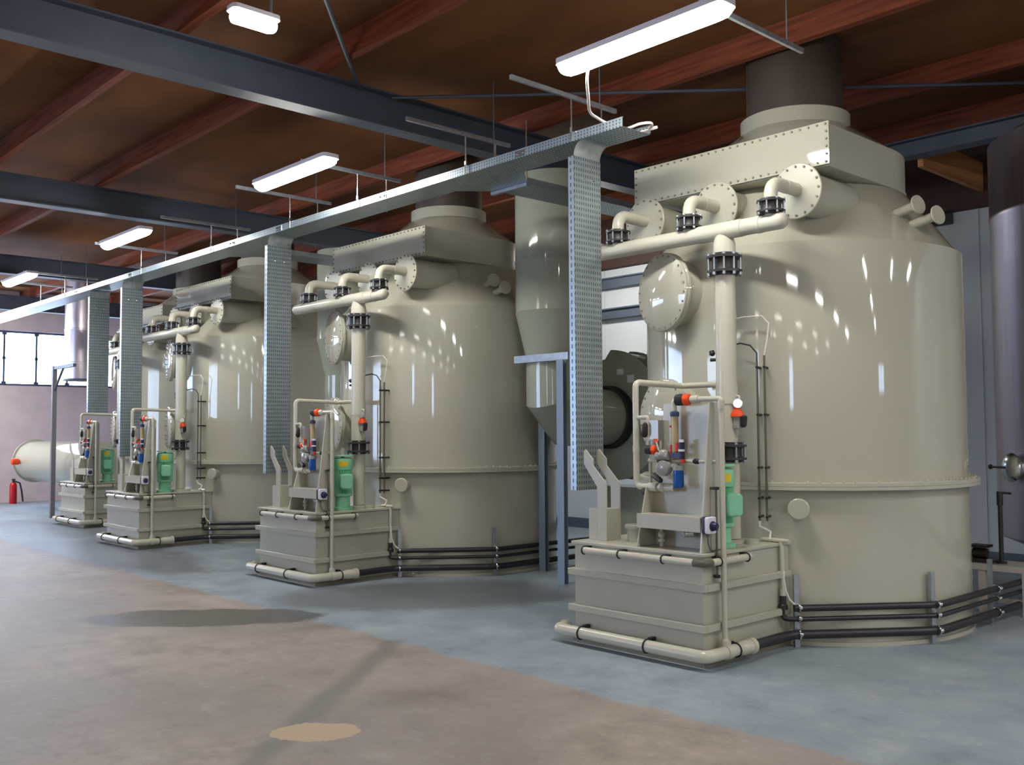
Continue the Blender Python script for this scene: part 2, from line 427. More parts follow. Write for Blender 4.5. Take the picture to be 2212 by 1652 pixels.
for p in ((1.0, 8.2, 4.15), (5.4, 8.2, 4.15), (5.2, 10.6, 4.15), (-23.3, 4.75, 4.15), (-23.3, 2.6, 4.15), (-23.3, .4, 4.15)):  # lamp nearest the vessel and far-left three are unseen, added as fill light
    l = copy_tree(lamp0, (0, 0, 0)); l.location = p; l.rotation_euler = (0, 0, PI/2 if p[0] < 0 else 0); l['label'] = 'unseen white tube lamp under the roof, added for its light and reflections'; l['group'] = 'tube lamps under the roof'
l = copy_tree(lamp0, (0, 0, 0)); l.location = (-9.85, 10.3, 4.15); l['label'] = 'tube lamp behind the grey-green duct near the white back wall'; l['group'] = 'tube lamps under the roof'
t = thing('emergency_lamp', 'short white bulkhead lamp under the roof, apart from the row of long tube lamps', 'lamp', (-6.02, 3.17, 4.44))
obj('housing', MB().rounded_plate(.36, .14, .04, .03, .06, lambda x, y, d: (-6.02+y, 3.17+x, 4.44+d)), 'white', t)
obj('diffuser', MB().rounded_plate(.34, .12, .05, -.05, .03, lambda x, y, d: (-6.02+y, 3.17+x, 4.44+d)), 'lamp', t, bevel=.03)
obj('stem', MB().cyl((-6.02, 3.3, 4.5), (-6.02, 3.3, 4.84), .012), 'steel', t)

# ------------------------------------------------------------------ cable tray
TX0, TX1, TY0, TY1, TZ = -25.0, -4.77, 5.578, 5.90, 3.915
t = thing('cable_tray', 'long slotted steel cable tray hung along the row of scrubbers', 'cable tray', (TX1, TY0, TZ))
obj('web', MB().box(TX0, TX1, TY0, TY1, TZ, TZ+.003), 'perf_h', t)
obj('side_flange', MB().box(TX0, TX1, TY0-.002, TY0, TZ, TZ+.075).box(TX0, TX1, TY0, TY0+.012, TZ+.073, TZ+.075), 'perf_f', t)
obj('side_flange', MB().box(TX0, TX1+.01, TY1, TY1+.002, TZ, TZ+.075).box(TX0, TX1+.01, TY1-.012, TY1, TZ+.073, TZ+.075), 'perf_f', t)
for x in (-5.9, -7.9, -9.95, -11.1, -14.3, -16.6):
    mb = MB()
    mb.box(x-.06, x+.06, TY0-.008, TY0-.0025, TZ+.008, TZ+.06)
    for dx in (-.035, .035): mb.lathe([(.011, 0), (.011, .008), (.005, .014)], (x+dx, TY0-.008, TZ+.034), (0,-1,0), 8)
    obj('joint_plate', mb, 'bright', t)
for bx_, who in ((-6.69, 'nearest and second nearest'), (-11.35, 'second and third nearest')):
    t = thing('branch_tray', 'slotted steel branch tray leaving the cable tray between '+who+' scrubber', 'cable tray', (bx_, 6.2, TZ))
    obj('web', MB().zprism([(bx_-.46, TY1+.004), (bx_+.49, TY1+.004), (bx_+.21, 6.2), (bx_+.17, 9.2), (bx_-.17, 9.2), (bx_-.21, 6.2)], TZ, TZ+.003), 'perf_h', t)
    obj('side_flange', MB().box(bx_+.17, bx_+.172, 6.2, 9.2, TZ, TZ+.07), 'steel', t)
    obj('side_flange', MB().box(bx_-.172, bx_-.17, 6.2, 9.2, TZ, TZ+.07), 'steel', t)
# struts and rods carrying tray and lamps
for k, x in enumerate((-3.55, -5.29, -6.6, -8.32, -9.68, -11.64, -13.87, -17.07, -18.34)):
    nth = ('beyond the near tray end', 'at the near tray end', 'above the tray branch', 'fourth from the near end', 'fifth from the near end', 'sixth from the near end', 'seventh from the near end', 'second from the far end', 'at the far end')[k]
    t = thing('tray_hanger', 'thin steel strut and rods carrying tray and lamp, '+nth, 'hanger', (x, 5.5, 4.25), 'tray hangers')
    obj('strut', MB().box(x-.012, x+.012, 4.9, 6.1, 4.255, 4.29), 'steel', t)
    if k > 0:
        obj('rod', MB().cyl((x, 5.56, TZ+.0), (x, 5.56, 4.255), .008, 8).cyl((x, 5.56, TZ+.076), (x, 5.56, TZ+.11), .016, 6), 'bright', t)
        obj('rod', MB().cyl((x, 5.92, TZ+.0), (x, 5.92, 4.255), .008, 8).cyl((x, 5.92, TZ+.076), (x, 5.92, TZ+.11), .016, 6), 'bright', t)
    obj('roof_rod', MB().cyl((x, 5.9, 4.29), (x, 5.9, 4.84), .005, 8), 'beam', t)
t = thing('branch_hanger', 'blue grey strut with rods under the branch tray', 'hanger', (-6.7, 6.2, TZ))
obj('strut', MB().box(-6.95, -6.45, 6.17, 6.21, TZ-.035, TZ-.002), 'steel', t)
obj('rod', MB().cyl((-6.47, 6.19, TZ-.002), (-6.47, 6.19, 4.5), .008, 8), 'bright', t)
obj('rod', MB().cyl((-6.92, 6.19, TZ-.002), (-6.92, 6.19, 4.5), .008, 8), 'bright', t)
def spline(P, n=8):
    P = [Vector(p) for p in P]; out = []
    for i in range(len(P)-1):
        a, b, c, d = P[max(i-1, 0)], P[i], P[i+1], P[min(i+2, len(P)-1)]
        for k in range(n):
            t = k/n; out.append(.5*((2*b)+(c-a)*t+(2*a-5*b+4*c-d)*t*t+(3*b-a-3*c+d)*t**3))
    return out+[P[-1]]
cab = MB().sweep(spline([(-4.56, 4.97, 4.16), (-4.60, 5.0, 4.08), (-4.70, 5.12, 4.02), (-4.85, 5.3, 3.985), (-4.95, 5.5, 4.002), (-4.95, 5.62, 3.985), (-4.85, 5.7, 3.94), (-4.72, 5.72, 3.95), (-4.66, 5.78, 3.955), (-4.72, 5.83, 3.94), (-4.95, 5.84, 3.93), (-8.0, 5.84, 3.93)]), .011, 10)
tag(obj('lamp_cable', cab, 'cable', None, (-4.9, 5.3, 3.95)), 'white cable hanging from the nearest tube lamp into the tray end', 'cable')
cab = MB()
for k in range(4): cab.sweep([(-24.5+7*i, 5.66+.05*k+.02*math.sin(i*2.1+k), 3.93) for i in range(3)]+[(-5.4, 5.66+.05*k, 3.93)], .009, 8)
tag(obj('tray_cables', cab, 'rubber', None, (-14, 5.7, 3.93)), 'grey cables lying in the long cable tray', 'cable', kind='stuff')

# ------------------------------------------------------------------ one scrubber unit (built at the near end, unit coordinates: tank axis at floor = origin)
O1 = Vector((-4.61, 7.76, 0))
UNIT = []          # (root, dict of labels per unit)
UD = ['nearest scrubber', 'second nearest scrubber', 'third nearest scrubber', 'farthest scrubber']
def U(name, label, cat, base, group, skip=()):
    t = thing(name, label, cat, base, group); UNIT.append((t, label, skip)); return t
def U1(o, label, cat, group, skip=()):
    tag(o, label, cat, group); UNIT.append((o, label, skip)); return o

R = 1.345
def arc(r, a0, a1, n): return [(r*math.sin(math.radians(a0+(a1-a0)*i/n)), -r*math.cos(math.radians(a0+(a1-a0)*i/n))) for i in range(n+1)]

# --- tank
T = U('scrubber_tank', 'large cream plastic scrubber tank, the {} in the row', 'tank', (0,0,0), 'cream scrubber tanks')
obj('lower_shell', MB().lathe([(R+.025, 0), (R+.025, .03), (R, .03), (R, 1.15)], seg=128, cap1=False), 'shell', T)
obj('upper_shell', MB().lathe([(R, 1.20), (R, 3.045), (R-.015, 3.06)], seg=128, cap0=False), 'shell', T)
mb = MB().lathe([(R-.01, 1.150), (1.425, 1.150), (1.428, 1.153), (1.428, 1.176), (1.424, 1.178), (1.428, 1.180), (1.428, 1.205), (1.424, 1.208), (R-.01, 1.208)], seg=128, cap0=False, cap1=False)
obj('body_flange', mb, 'cream', T)
mb = MB()
for i in range(100):
    a = 2*PI*i/100; p = (1.388*math.sin(a), -1.388*math.cos(a), 1.207)
    mb.lathe([(.011, 0), (.011, .012), (.005, .016)], p, (0,0,1), 6)
o = obj('flange_bolts', mb, 'cream', T); o['kind'] = 'stuff'
obj('cone_roof', MB().lathe([(R-.015, 3.06), (1.30, 3.09), (.93, 3.58), (.90, 3.61)], seg=128, cap0=False, cap1=False), 'shell', T)
# demister housing: half round at the back, drawn out to a box at the front
outl = [(-.91, -1.09), (.91, -1.09)]+[(.91*math.cos(math.radians(a)), .91*math.sin(math.radians(a))) for a in range(0, 181, 5)]
mb = MB().loft([[(x, y, 3.60) for x, y in outl], [(x, y, 3.925) for x, y in outl]])
mb.loft([[(x*1.012, y*1.012 if y > 0 else y, 3.59) for x, y in outl], [(x*1.012, y*1.012 if y > 0 else y, 3.615) for x, y in outl]])
obj('demister_housing', mb, 'cream', T)
mb = MB().box(-.945, .945, -1.112, -1.091, 3.598, 3.925)
mb.m(1)
for i in range(27):
    x = -.92+1.84*i/26
    for z in (3.618, 3.905): mb.lathe([(.009, 0), (.009, .012)], (x, -1.112, z), (0,-1,0), 6)
for i in range(1, 5):
    for x in (-.925, .925): mb.lathe([(.009, 0), (.009, .012)], (x, -1.112, 3.618+.287*i/5), (0,-1,0), 6)
obj('inspection_plate', mb, ['shell', 'bolt'], T)
obj('top_cone', MB().lathe([(.90, 3.926), (.50, 4.235), (.46, 4.245)], seg=64, cap0=False), 'shell', T)
obj('neck_collar', MB().lathe([(.472, 4.245), (.478, 4.25), (.478, 4.375), (.472, 4.38), (.43, 4.382)], seg=64), 'shell', T)
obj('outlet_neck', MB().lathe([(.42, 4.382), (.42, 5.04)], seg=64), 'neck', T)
for x in (-.735, 0, .735):
    zc, yf = 3.405, -1.225
    nz = obj('spray_nozzle', MB().lathe([(.165, 0), (.165, .62)], (x, yf+.012, zc), (0,1,0), 40), 'shell', T)
    mb = MB().lathe([(.205, 0), (.21, .004), (.21, .018), (.205, .022)], (x, yf-.01, zc), (0,1,0), 48)
    mb.m(1)
    for i in range(16):
        a = 2*PI*i/16; mb.lathe([(.009, 0), (.009, .012)], (x+.187*math.cos(a), yf-.01, zc+.187*math.sin(a)), (0,-1,0), 6)
    obj('flange_disc', mb, ['cream', 'bolt'], nz)
for th, zc, rd in ((14.3, 2.735, .325), (14.3, 1.70, .325)):
    t_ = math.radians(th); n = Vector((-math.sin(t_), -math.cos(t_), 0))
    mh = obj('manhole', MB().lathe([(rd-.05, 1.27), (rd-.05, 1.47)], Vector((0,0,zc)), n, 48), 'shell', T)
    c = Vector((0,0,zc))+n*1.47; side = Vector((n.y, -n.x, 0))
    mb = MB().lathe([(rd, 0), (rd, .02), (rd-.004, .024), (rd-.004, .044), (rd-.012, .05)], c, n, 56)
    mb.m(1)
    for i in range(24):
        a = 2*PI*i/24+.1; p = c+n*.048+(side*math.cos(a)+Vector((0,0,1))*math.sin(a))*(rd-.028)
        mb.lathe([(.009, 0), (.009, .01)], p, n, 6)
    obj('manhole_cover', mb, ['shell', 'bolt'], mh)
    if zc > 2:
        obj('lifting_hook', MB().tube([c+Vector((0,0,rd-.03))+n*.02, c+Vector((0,0,rd+.03))+n*.03, c+Vector((0,0,rd+.06))-n*.07+side*.05], .007, .02, 8), 'steel', mh)
n = Vector((.731, -1.287, 0)).normalized()
mb = MB().lathe([(.062, 1.30), (.062, 1.44), (.078, 1.44), (.08, 1.445), (.08, 1.475), (.072, 1.482)], Vector((0,0,1.016)), n, 36)
obj('capped_nozzle', mb, 'cream', T)
for p in ((1.282, -.375, 3.342), (1.405, -.312, 3.25)):
    d = Vector((.95, -.22, .15)).normalized(); p = Vector(p)-d*.31
    obj('vent_stub', MB().lathe([(.036, 0), (.036, .27), (.05, .272), (.062, .285), (.075, .295), (.075, .31)], p, d, 28), 'cream', T)

# --- sump box
x0, x1, yf = -.60, .593, -2.288
def plan(e, r=R+.004):
    a = math.degrees(math.asin((x1+e)/r)); b = math.degrees(math.asin((x0-e)/r))
    return [(x0-e, yf-e), (x1+e, yf-e)]+arc(r, a, b, 14)
S = U('sump_box', 'square cream sump box with two ribs in front of the {}', 'sump', (0,-1.8,0), 'sump boxes')
obj('body', MB().zprism(plan(0), .03, .742), 'cream', S, bevel=.004)
obj('plinth', MB().zprism(plan(.015), 0, .03), 'bolt', S)
obj('lid', MB().zprism(plan(.02, R+.006), .742, .765), 'cream', S, bevel=.004)
for z in (.238, .509):
    mb = MB(); e = .04
    mb.box(x0-e, x1+e, yf-e, yf+.0, z, z+.05)
    mb.box(x1, x1+e, yf, -1.24, z, z+.05); mb.box(x0-e, x0, yf, -1.24, z, z+.05)
    obj('rib', mb, 'cream', S, bevel=.004)
obj('filler_pot', MB().lathe([(.062, 0), (.062, .10), (.078, .10), (.08, .105), (.08, .125), (.075, .13)], (-.22, -2.02, .765), (0,0,1), 32), 'cream', S)
obj('lid_fittings', MB().cyl((.50, -1.55, .765), (.50, -1.55, .80), .05, 24).cyl((.3, -1.62, .765), (.3, -1.62, .79), .09, 24).box(.2, .45, -1.4, -1.3, .765, .775), 'cream', S)

# --- spray header manifold
H = U('spray_header', 'cream spray pipe manifold with black couplings on the {}', 'pipework', (.3,-1.58,.8), 'spray headers')
hy, hz, hr = -1.585, 3.118, .063
mb = MB().cyl((-1.0, hy, hz), (.80, hy, hz), hr, 28)
mb.lathe([(hr, 0), (hr*.98, .02), (hr*.8, .045), (hr*.4, .06), (.004, .064)], (.80, hy, hz), (1,0,0), 28, cap0=False)
mb.lathe([(hr, 0), (hr*.98, .02), (hr*.8, .045), (hr*.4, .06), (.004, .064)], (-1.0, hy, hz), (-1,0,0), 28, cap0=False)
mb.cyl((.62, hy, hz), (.66, hy, hz), hr+.003, 28).cyl((.1, hy, hz), (.5, hy, hz), hr+.004, 28)
obj('header_pipe', mb, 'pipe', H)
def coupling(parent, c, r, h, nb=8):
    c = Vector(c)
    body = obj('flange_coupling', MB().lathe([(r*.74, -h*.5), (r*.74, -h*.40), (r, -h*.38), (r*1.0, -h*.27), (r*.76, -h*.22), (r*.72, -h*.1), (r*.74, 0), (r*.72, h*.1), (r*.76, h*.22), (r, h*.27), (r, h*.38), (r*.74, h*.40), (r*.74, h*.5)], c, (0,0,1), 36), 'cast', parent)
    mb = MB()
    for i in range(nb):
        a = 2*PI*i/nb+.25; p = c+Vector((math.cos(a), math.sin(a), 0))*(r*.93)
        mb.cyl(p-Vector((0,0,h*.52)), p+Vector((0,0,h*.5)), .0055*r/.1, 8)
        mb.cyl(p-Vector((0,0,h*.5)), p-Vector((0,0,h*.38)), .011*r/.1, 6); mb.cyl(p+Vector((0,0,h*.38)), p+Vector((0,0,h*.45)), .011*r/.1, 6)
    obj('bolts', mb, 'steel', body)
for x in (-.735, 0, .735):
    el = MB().tube([(x, -1.235, 3.415), (x, hy, 3.415), (x, hy, hz+.03)], .050, .11, 20, 8)
    el.cyl((x, -1.38, 3.415), (x, -1.40, 3.415), .0525, 20).cyl((x, hy, 3.285), (x, hy, 3.305), .0525, 20)
    obj('elbow', el, 'pipe', H)
    coupling(H, (x, hy, 3.232), .103, .115)
dx, dy = .318, -1.575
obj('tee_branch', MB().lathe([(.085, 0), (.085, .09), (.064, .17), (.063, .2)], (dx, dy, 2.925), (0,0,1), 28), 'pipe', H)
coupling(H, (dx, dy, 2.86), .132, .17, 10)
obj('down_pipe', MB().cyl((dx, dy, 1.50), (dx, dy, 2.80), .078, 32).cyl((dx, dy, 1.80), (dx, dy, 1.95), .083, 32), 'pipe', H)
coupling(H, (dx+.02, dy-.01, 1.44), .128, .15, 8)
obj('pump_riser', MB().cyl((dx+.03, dy-.01, .80), (dx+.03, dy-.01, 1.37), .068, 28).lathe([(.11, 0), (.11, .02), (.07, .03)], (dx+.03, dy-.01, .766), (0,0,1), 28), 'pipe', H)

# --- green pump
P = U('circulation_pump', 'green pump motor with yellow sticker on the sump of the {}', 'pump', (.44,-1.80,.766), 'green pump motors')
mx, my = .425, -1.85
zp = .05
obj('pump_base', MB().lathe([(.115, 0), (.115, .025), (.085, .035), (.08, .14), (.105, .15), (.105, .175)], (mx, my, .766), (0,0,1), 32), 'green', P)
mb = MB()
n = 28; prof = []
for i in range(n*2):
    a = PI*i/n; r = .108 if i % 2 else .090; prof.append((mx+r*math.cos(a), my+r*math.sin(a)))
mb.zprism(prof, .94, 1.20)
obj('finned_motor', mb, 'green', P, sharp=20)
obj('fan_cowl', MB().lathe([(.112, 0), (.114, .01), (.114, .095), (.108, .12), (.09, .13)], (mx, my, 1.20), (0,0,1), 36), 'green', P)
mb = MB().rounded_plate(.135, .165, .035, .0, .10, lambda u, v, d: (mx+.085+.35*u+d, my-.03+.94*u-.3*d, 1.075+v))
obj('terminal_box', mb, 'green', P, bevel=.015)
obj('rain_plate', MB().lathe([(.118, 0), (.118, .012)], (mx, my, 1.345), (0,0,1), 32).cyl((mx, my, 1.32), (mx, my, 1.35), .02), 'green', P)
mb = MB()
rr = [Vector((mx, my, 0))+Vector((.1165*math.cos(math.radians(a)), .1165*math.sin(math.radians(a)), 0)) for a in range(-52, 1, 6)]
mb.loft([[(p.x, p.y, 1.235) for p in rr], [(p.x, p.y, 1.295) for p in rr]], False, False, closed=False)
obj('sticker', mb, 'yellow', P)

# --- instrument stand of plastic sheet
F = U('instrument_stand', 'cream sheet stand with slanting side plates on the sump of the {}', 'stand', (.28,-2.1,.766), 'instrument stands')
for x in (0., .562):
    obj('side_plate', MB().xprism([(-2.275, .766), (-2.05, .766), (-2.05, 1.80 if x else 1.19), (-2.15 if x else -2.16, 1.80 if x else 1.19)], x, x+.012), 'cream', F)
obj('back_panel', MB().yprism([(.012, .766), (.562, .766), (.562, 1.80), (.10, 1.80), (.06, 1.2), (.012, 1.19)], -2.062, -2.05), 'cream', F)
obj('front_lip', MB().box(.004, .562, -2.268, -2.256, .905, 1.005).box(.012, .562, -2.256, -2.063, .995, 1.005), 'cream', F)
obj('valve_stub', MB().cyl((.12, -2.13, .766), (.12, -2.13, .93), .016, 14).cyl((.12, -2.13, .80), (.12, -2.13, .82), .028, 14).ball((.12, -2.13, .85), .028), 'pipe', F)
obj('valve_stub', MB().cyl((.31, -2.13, .87), (.42, -2.13, .88), .022, 14).ball((.33, -2.13, .875), .03), 'pipe', F)
# --- isolator switch on the side plate
I = U('isolator_switch', 'white isolator switch with black knob beside the sump of the {}', 'switch', (.575,-2.2,.95), 'isolator switches')
yc, zc = -2.215, .955
ff = lambda u, v, d: (.5745+d, yc+u, zc+v)
obj('back_box', MB().rounded_plate(.10, .115, .012, 0, .022, ff), 'navy', I)
obj('cover', MB().rounded_plate(.10, .115, .016, .022, .052, ff), 'white', I, bevel=.005)
obj('knob', MB().lathe([(.034, 0), (.034, .008), (.026, .01), (.024, .035), (.02, .04)], ff(.0, -.005, .052), (1,0,0), 24).box(.62, .668, yc-.008, yc+.008, zc-.033, zc+.02), 'navy', I)
obj('gland', MB().cyl((.60, yc-.02, zc-.0575), (.60, yc-.02, zc-.08), .011, 10).sweep([(.60, yc-.02, zc-.08), (.598, yc-.01, zc-.13), (.61, yc+.0, zc-.17), (.60, yc+.04, zc-.178), (.56+.02, yc+.15, .776)], .005, 8), 'greytube', I)

# --- dosing pipework
D = U('dosing_pipework', 'thin cream dosing pipes with orange valves in front of the {}', 'pipework', (.1,-2.12,1.1), 'dosing pipework')
rx, ry = -.118, -2.12
mb = MB().tube([(.04, ry, 1.19), (rx, ry, 1.19), (rx, ry, 1.968), (rx, -1.55, 1.955), (dx-.075, -1.565, 1.955)], .0235, .05, 16)
mb.cyl((rx, ry, 1.45), (rx, ry, 1.49), .027, 16).cyl((.19, -1.562, 1.955), (.235, -1.565, 1.955), .032, 16)
obj('riser_pipe', mb, 'pipe', D)
obj('lower_run', MB().cyl((-.09, ry, 1.19), (.24, ry, 1.19), .02, 14).cyl((0., ry, 1.19), (.08, ry, 1.19), .032, 16).ball((.12, ry, 1.19), .034).cyl((.15, ry, 1.19), (.24, ry, 1.19), .026, 16), 'pipe', D)
obj('side_pipe', MB().tube([(-.0, ry+.02, 1.21), (-.0, ry+.02, 1.385), (.0, ry, 1.385), (.6, ry, 1.385)], .013, .02, 12).tube([(rx, ry, 1.70), (.0, ry, 1.705), (.0, ry, 1.64)], .016, .02, 12).cyl((.0, ry, 1.64), (.0, ry, 1.50), .015, 12).cyl((-.01, ry+.02, 1.6), (.06, ry+.02, 1.6), .016, 12), 'pipe', D)
obj('top_run', MB().tube([(.24, ry, 1.74), (.24, ry, 1.823), (.62, ry, 1.823)], .02, .03, 14).cyl((.40, ry, 1.823), (.46, ry, 1.823), .03, 16), 'pipe', D)
def ball_valve(c, r, axis=(1,0,0), L=.07):
    c = Vector(c); ax = Vector(axis).normalized()
    v = obj('valve_nut', MB().lathe([(r*.8, 0), (r, .006), (r, L*.55), (r*.85, L*.6)], c, ax, 20), 'orange', D)
    mb = MB(); n = 20; prof = []
    obj('valve_knob', MB().lathe([(r*.5, -L*.75), (r*.92, -L*.7), (r, -L*.6), (r, -.006), (r*.9, 0)], c, ax, 14), 'rubber', v, sharp=20)
ball_valve((.335, ry-.01, 1.823), .042, (1,.15,0), .085)
ball_valve((.05, ry-.02, 1.463), .034, (1,.1,0), .07)
mb = MB()
for p, q, r in (((.08, ry, 1.385), (.14, ry, 1.385), .022), ((.40, ry, 1.385), (.47, ry, 1.385), .02)): mb.lathe([(r*.5, 0), (r, .02), (r, .045), (r*.5, .065)], p, Vector(q)-Vector(p), 12)
mb.lathe([(.012, 0), (.026, .02), (.022, .09), (.01, .11)], (-.015, ry-.03, 1.555), (.1,0,1), 12)
mb.lathe([(.015, 0), (.026, .02), (.026, .05), (.015, .06)], (-.05, ry-.02, 1.165), (1,0,-.35), 12).lathe([(.012, 0), (.022, .015), (.02, .1), (.01, .11)], (.06, ry-.03, 1.285), (1,-.2,-.5), 12)
obj('black_levers', mb, 'rubber', D)
obj('solenoid_block', MB().box(.015, .10, ry-.01, ry+.055, 1.53, 1.68).cyl((.05, ry+.01, 1.48), (.05, ry+.01, 1.54), .035, 16).box(.02, .09, ry+.0, ry+.03, 1.43, 1.47), 'clear', D)
obj('orange_cap', MB().cyl((.075, ry+.0, 1.515), (.075, ry+.0, 1.545), .022, 14), 'orange', D)
# flow meter and water filter
G = U('flow_meter', 'upright amber flow meter tube with blue cap on the stand of the {}', 'flow meter', (.245,ry,1.4), 'flow meters')
obj('tube', MB().cyl((.245, ry, 1.45), (.245, ry, 1.715), .026, 20), 'amber', G)
obj('end_cap', MB().lathe([(.03, 0), (.033, .005), (.033, .03), (.02, .04)], (.245, ry, 1.705), (0,0,1), 20), 'bluecap', G)
obj('float', MB().cyl((.222, ry-.02, 1.625), (.222, ry-.02, 1.64), .009, 10).box(.225, .233, ry-.034, ry-.024, 1.42, 1.5), 'red', G)
obj('foot', MB().cyl((.245, ry, 1.40), (.245, ry, 1.45), .02, 14), 'pipe', G)
W = U('water_filter', 'small blue filter bowl under a clear head on the stand of the {}', 'filter', (.30,ry,1.2), 'blue water filters')
obj('bowl', MB().lathe([(.026, 0), (.036, .008), (.039, .03), (.037, .125)], (.295, ry-.03, 1.195), (0,0,1), 24), 'blue', W)
obj('head', MB().cyl((.295, ry-.03, 1.32), (.295, ry-.03, 1.355), .042, 24).cyl((.295, ry-.03, 1.345), (.24, ry-.03, 1.345), .02, 14), 'clear', W)
obj('gauge_bowl', MB().lathe([(.03, 0), (.055, .01), (.06, .03), (.055, .06), (.02, .07)], (.18, ry-.01, 1.335), (0,-1,0), 24), 'clear', W)
V = U('dosing_valve', 'navy dosing valve with red tips above the blue filter of the {}', 'valve', (.31,ry,1.4), 'navy dosing valves')
obj('body', MB().cyl((.325, ry-.03, 1.40), (.325, ry-.03, 1.52), .022, 16).box(.24, .33, ry-.05, ry-.01, 1.41, 1.445), 'navy', V)
obj('white_ring', MB().cyl((.325, ry-.03, 1.455), (.325, ry-.03, 1.47), .024, 16), 'white', V)
obj('white_ring', MB().cyl((.325, ry-.03, 1.515), (.325, ry-.03, 1.54), .02, 16), 'white', V)
obj('red_tip', MB().cyl((.335, ry-.03, 1.375), (.335, ry-.03, 1.40), .019, 14), 'red', V)
obj('red_tip', MB().cyl((.29, ry-.03, 1.46), (.29, ry-.03, 1.515), .017, 14), 'red', V)
obj('valve_hoses', MB().sweep([(.09, ry-.02, 1.52), (.13, ry-.05, 1.47), (.17, ry-.05, 1.43), (.22, ry-.05, 1.45), (.2, ry-.06, 1.40), (.12, ry-.05, 1.41), (.1, ry-.03, 1.44)], .008, 8).ball((.17, ry-.04, 1.43), .04).cyl((.11, ry-.04, 1.42), (.22, ry-.04, 1.42), .03, 14), 'clear', V)

# --- level pipe at the corner
lx, ly = .655, -2.13
Lp = U('level_pipe', 'thin upright cream pipe at the sump corner of the {}', 'pipe', (lx,ly,.1), 'corner level pipes')
obj('pipe', MB().tube([(.60, ly, 1.823), (lx, ly, 1.823), (lx, ly, .125)], .019, .03, 14), 'pipe', Lp)
obj('elbow', MB().lathe([(.024, -.03), (.024, .03)], (lx, ly, 1.78), (0,0,1), 16), 'pipe', Lp)
obj('foot_socket', MB().lathe([(.032, 0), (.032, .03), (.022, .06)], (lx, ly, .125), (0,0,1), 16), 'pipe', Lp)
obj('sight_tube', MB().cyl((lx-.03, ly-.035, .60), (lx-.03, ly-.035, 1.21), .008, 10).tube([(.594, ly-.03, .605), (lx-.03, ly-.035, .605)], .009, 0, 10).tube([(.575, ly-.03, 1.205), (lx-.03, ly-.035, 1.205)], .009, 0, 10), 'greytube', Lp)
for z in (.605, 1.205): obj('clip', MB().box(lx-.05, lx-.015, ly-.05, ly-.02, z-.01, z+.01), 'rubber', Lp)

# --- bracket with two boomerang plates at the foot of the upright
B = U('upright_bracket', 'pair of cranked cream plates standing on the sump of the {}', 'bracket', (-.5,-2.1,.766), 'upright brackets')
boom = [(-.39, .766), (-.39, 1.20), (-.525, 1.335), (-.525, 1.385), (-.605, 1.462), (-.622, 1.445), (-.622, 1.345), (-.483, 1.17), (-.483, .766)]
for y in (-2.155, -2.0):
    obj('plate', MB().yprism(boom, y, y+.012), 'cream', B, bevel=.002)
obj('pedestal', MB().box(-.585, -.395, -2.142, -2.002, .766, 1.005), 'cream', B)

# --- drain pipe round the foot of the sump, and rail pipe below the lid
Dp = U('drain_pipe', 'thick cream drain pipe along the foot of the sump of the {}', 'pipe', (.0,-2.39,.095), 'drain pipes')
py = -2.375; px = .672
obj('pipe', MB().tube([(-.715, -2.25, .095), (-.715, py, .095), (px, py, .095), (px, -1.95, .095)], .043, .06, 20), 'pipe', Dp)
obj('socket', MB().lathe([(.043, 0), (.05, .01), (.05, .11), (.058, .115), (.058, .15)], (px, -1.98, .095), (0,1,0), 24), 'pipe', Dp)
obj('tee', MB().lathe([(.05, -.03), (.05, .03)], (px, ly+.0, .095), (0,1,0), 24).lathe([(.035, 0), (.035, .05)], (px-.01, ly, .12), (0,0,1), 20), 'pipe', Dp)
obj('end_cap', MB().lathe([(.052, 0), (.052, .05)], (-.715, -2.25, .095), (0,-1,0), 20), 'pipe', Dp)
for c, ax in (((-.46, py, .095), (1,0,0)), ((.17, py, .095), (1,0,0)), ((px, -2.03, .095), (0,1,0))):
    mb = MB().torus(c, ax, .046, .007, 24, 6)
    c = Vector(c)
    if ax[0]: mb.box(c.x-.015, c.x+.015, -2.345, -2.290, .125, .15)
    else: mb.box(.597, .65, c.y-.015, c.y+.015, .125, .15)
    obj('pipe_clip', mb, 'rubber', Dp)
Rp = U('rail_pipe', 'short cream pipe clipped below the sump lid of the {}', 'pipe', (.0,-2.33,.71), 'short pipes below the sump lids')
obj('pipe', MB().tube([(-.46, -2.345, .708), (.60, -2.345, .708)], .0255, 0, 18).tube([(.645, -2.31, .708), (.645, -1.80, .708)], .0255, 0, 18), 'pipe', Rp)
obj('corner_joint', MB().tube([(.565, -2.345, .708), (.645, -2.345, .708), (.645, -2.26, .708)], .027, .05, 16), 'greytube', Rp)
for c, ax in (((-.45, -2.345, .708), (1,0,0)), ((-.1, -2.345, .708), (1,0,0)), ((.30, -2.345, .708), (1,0,0)), ((.645, -2.17, .708), (0,1,0)), ((.645, -1.84, .708), (0,1,0))):
    mb = MB().torus(c, ax, .028, .006, 20, 6); c = Vector(c)
    if ax[0]: mb.box(c.x-.012, c.x+.03, -2.325, -2.291, .724, .738)
    else: mb.box(.596, .63, c.y-.012, c.y+.03, .724, .738)
    obj('pipe_clip', mb, 'rubber', Rp)

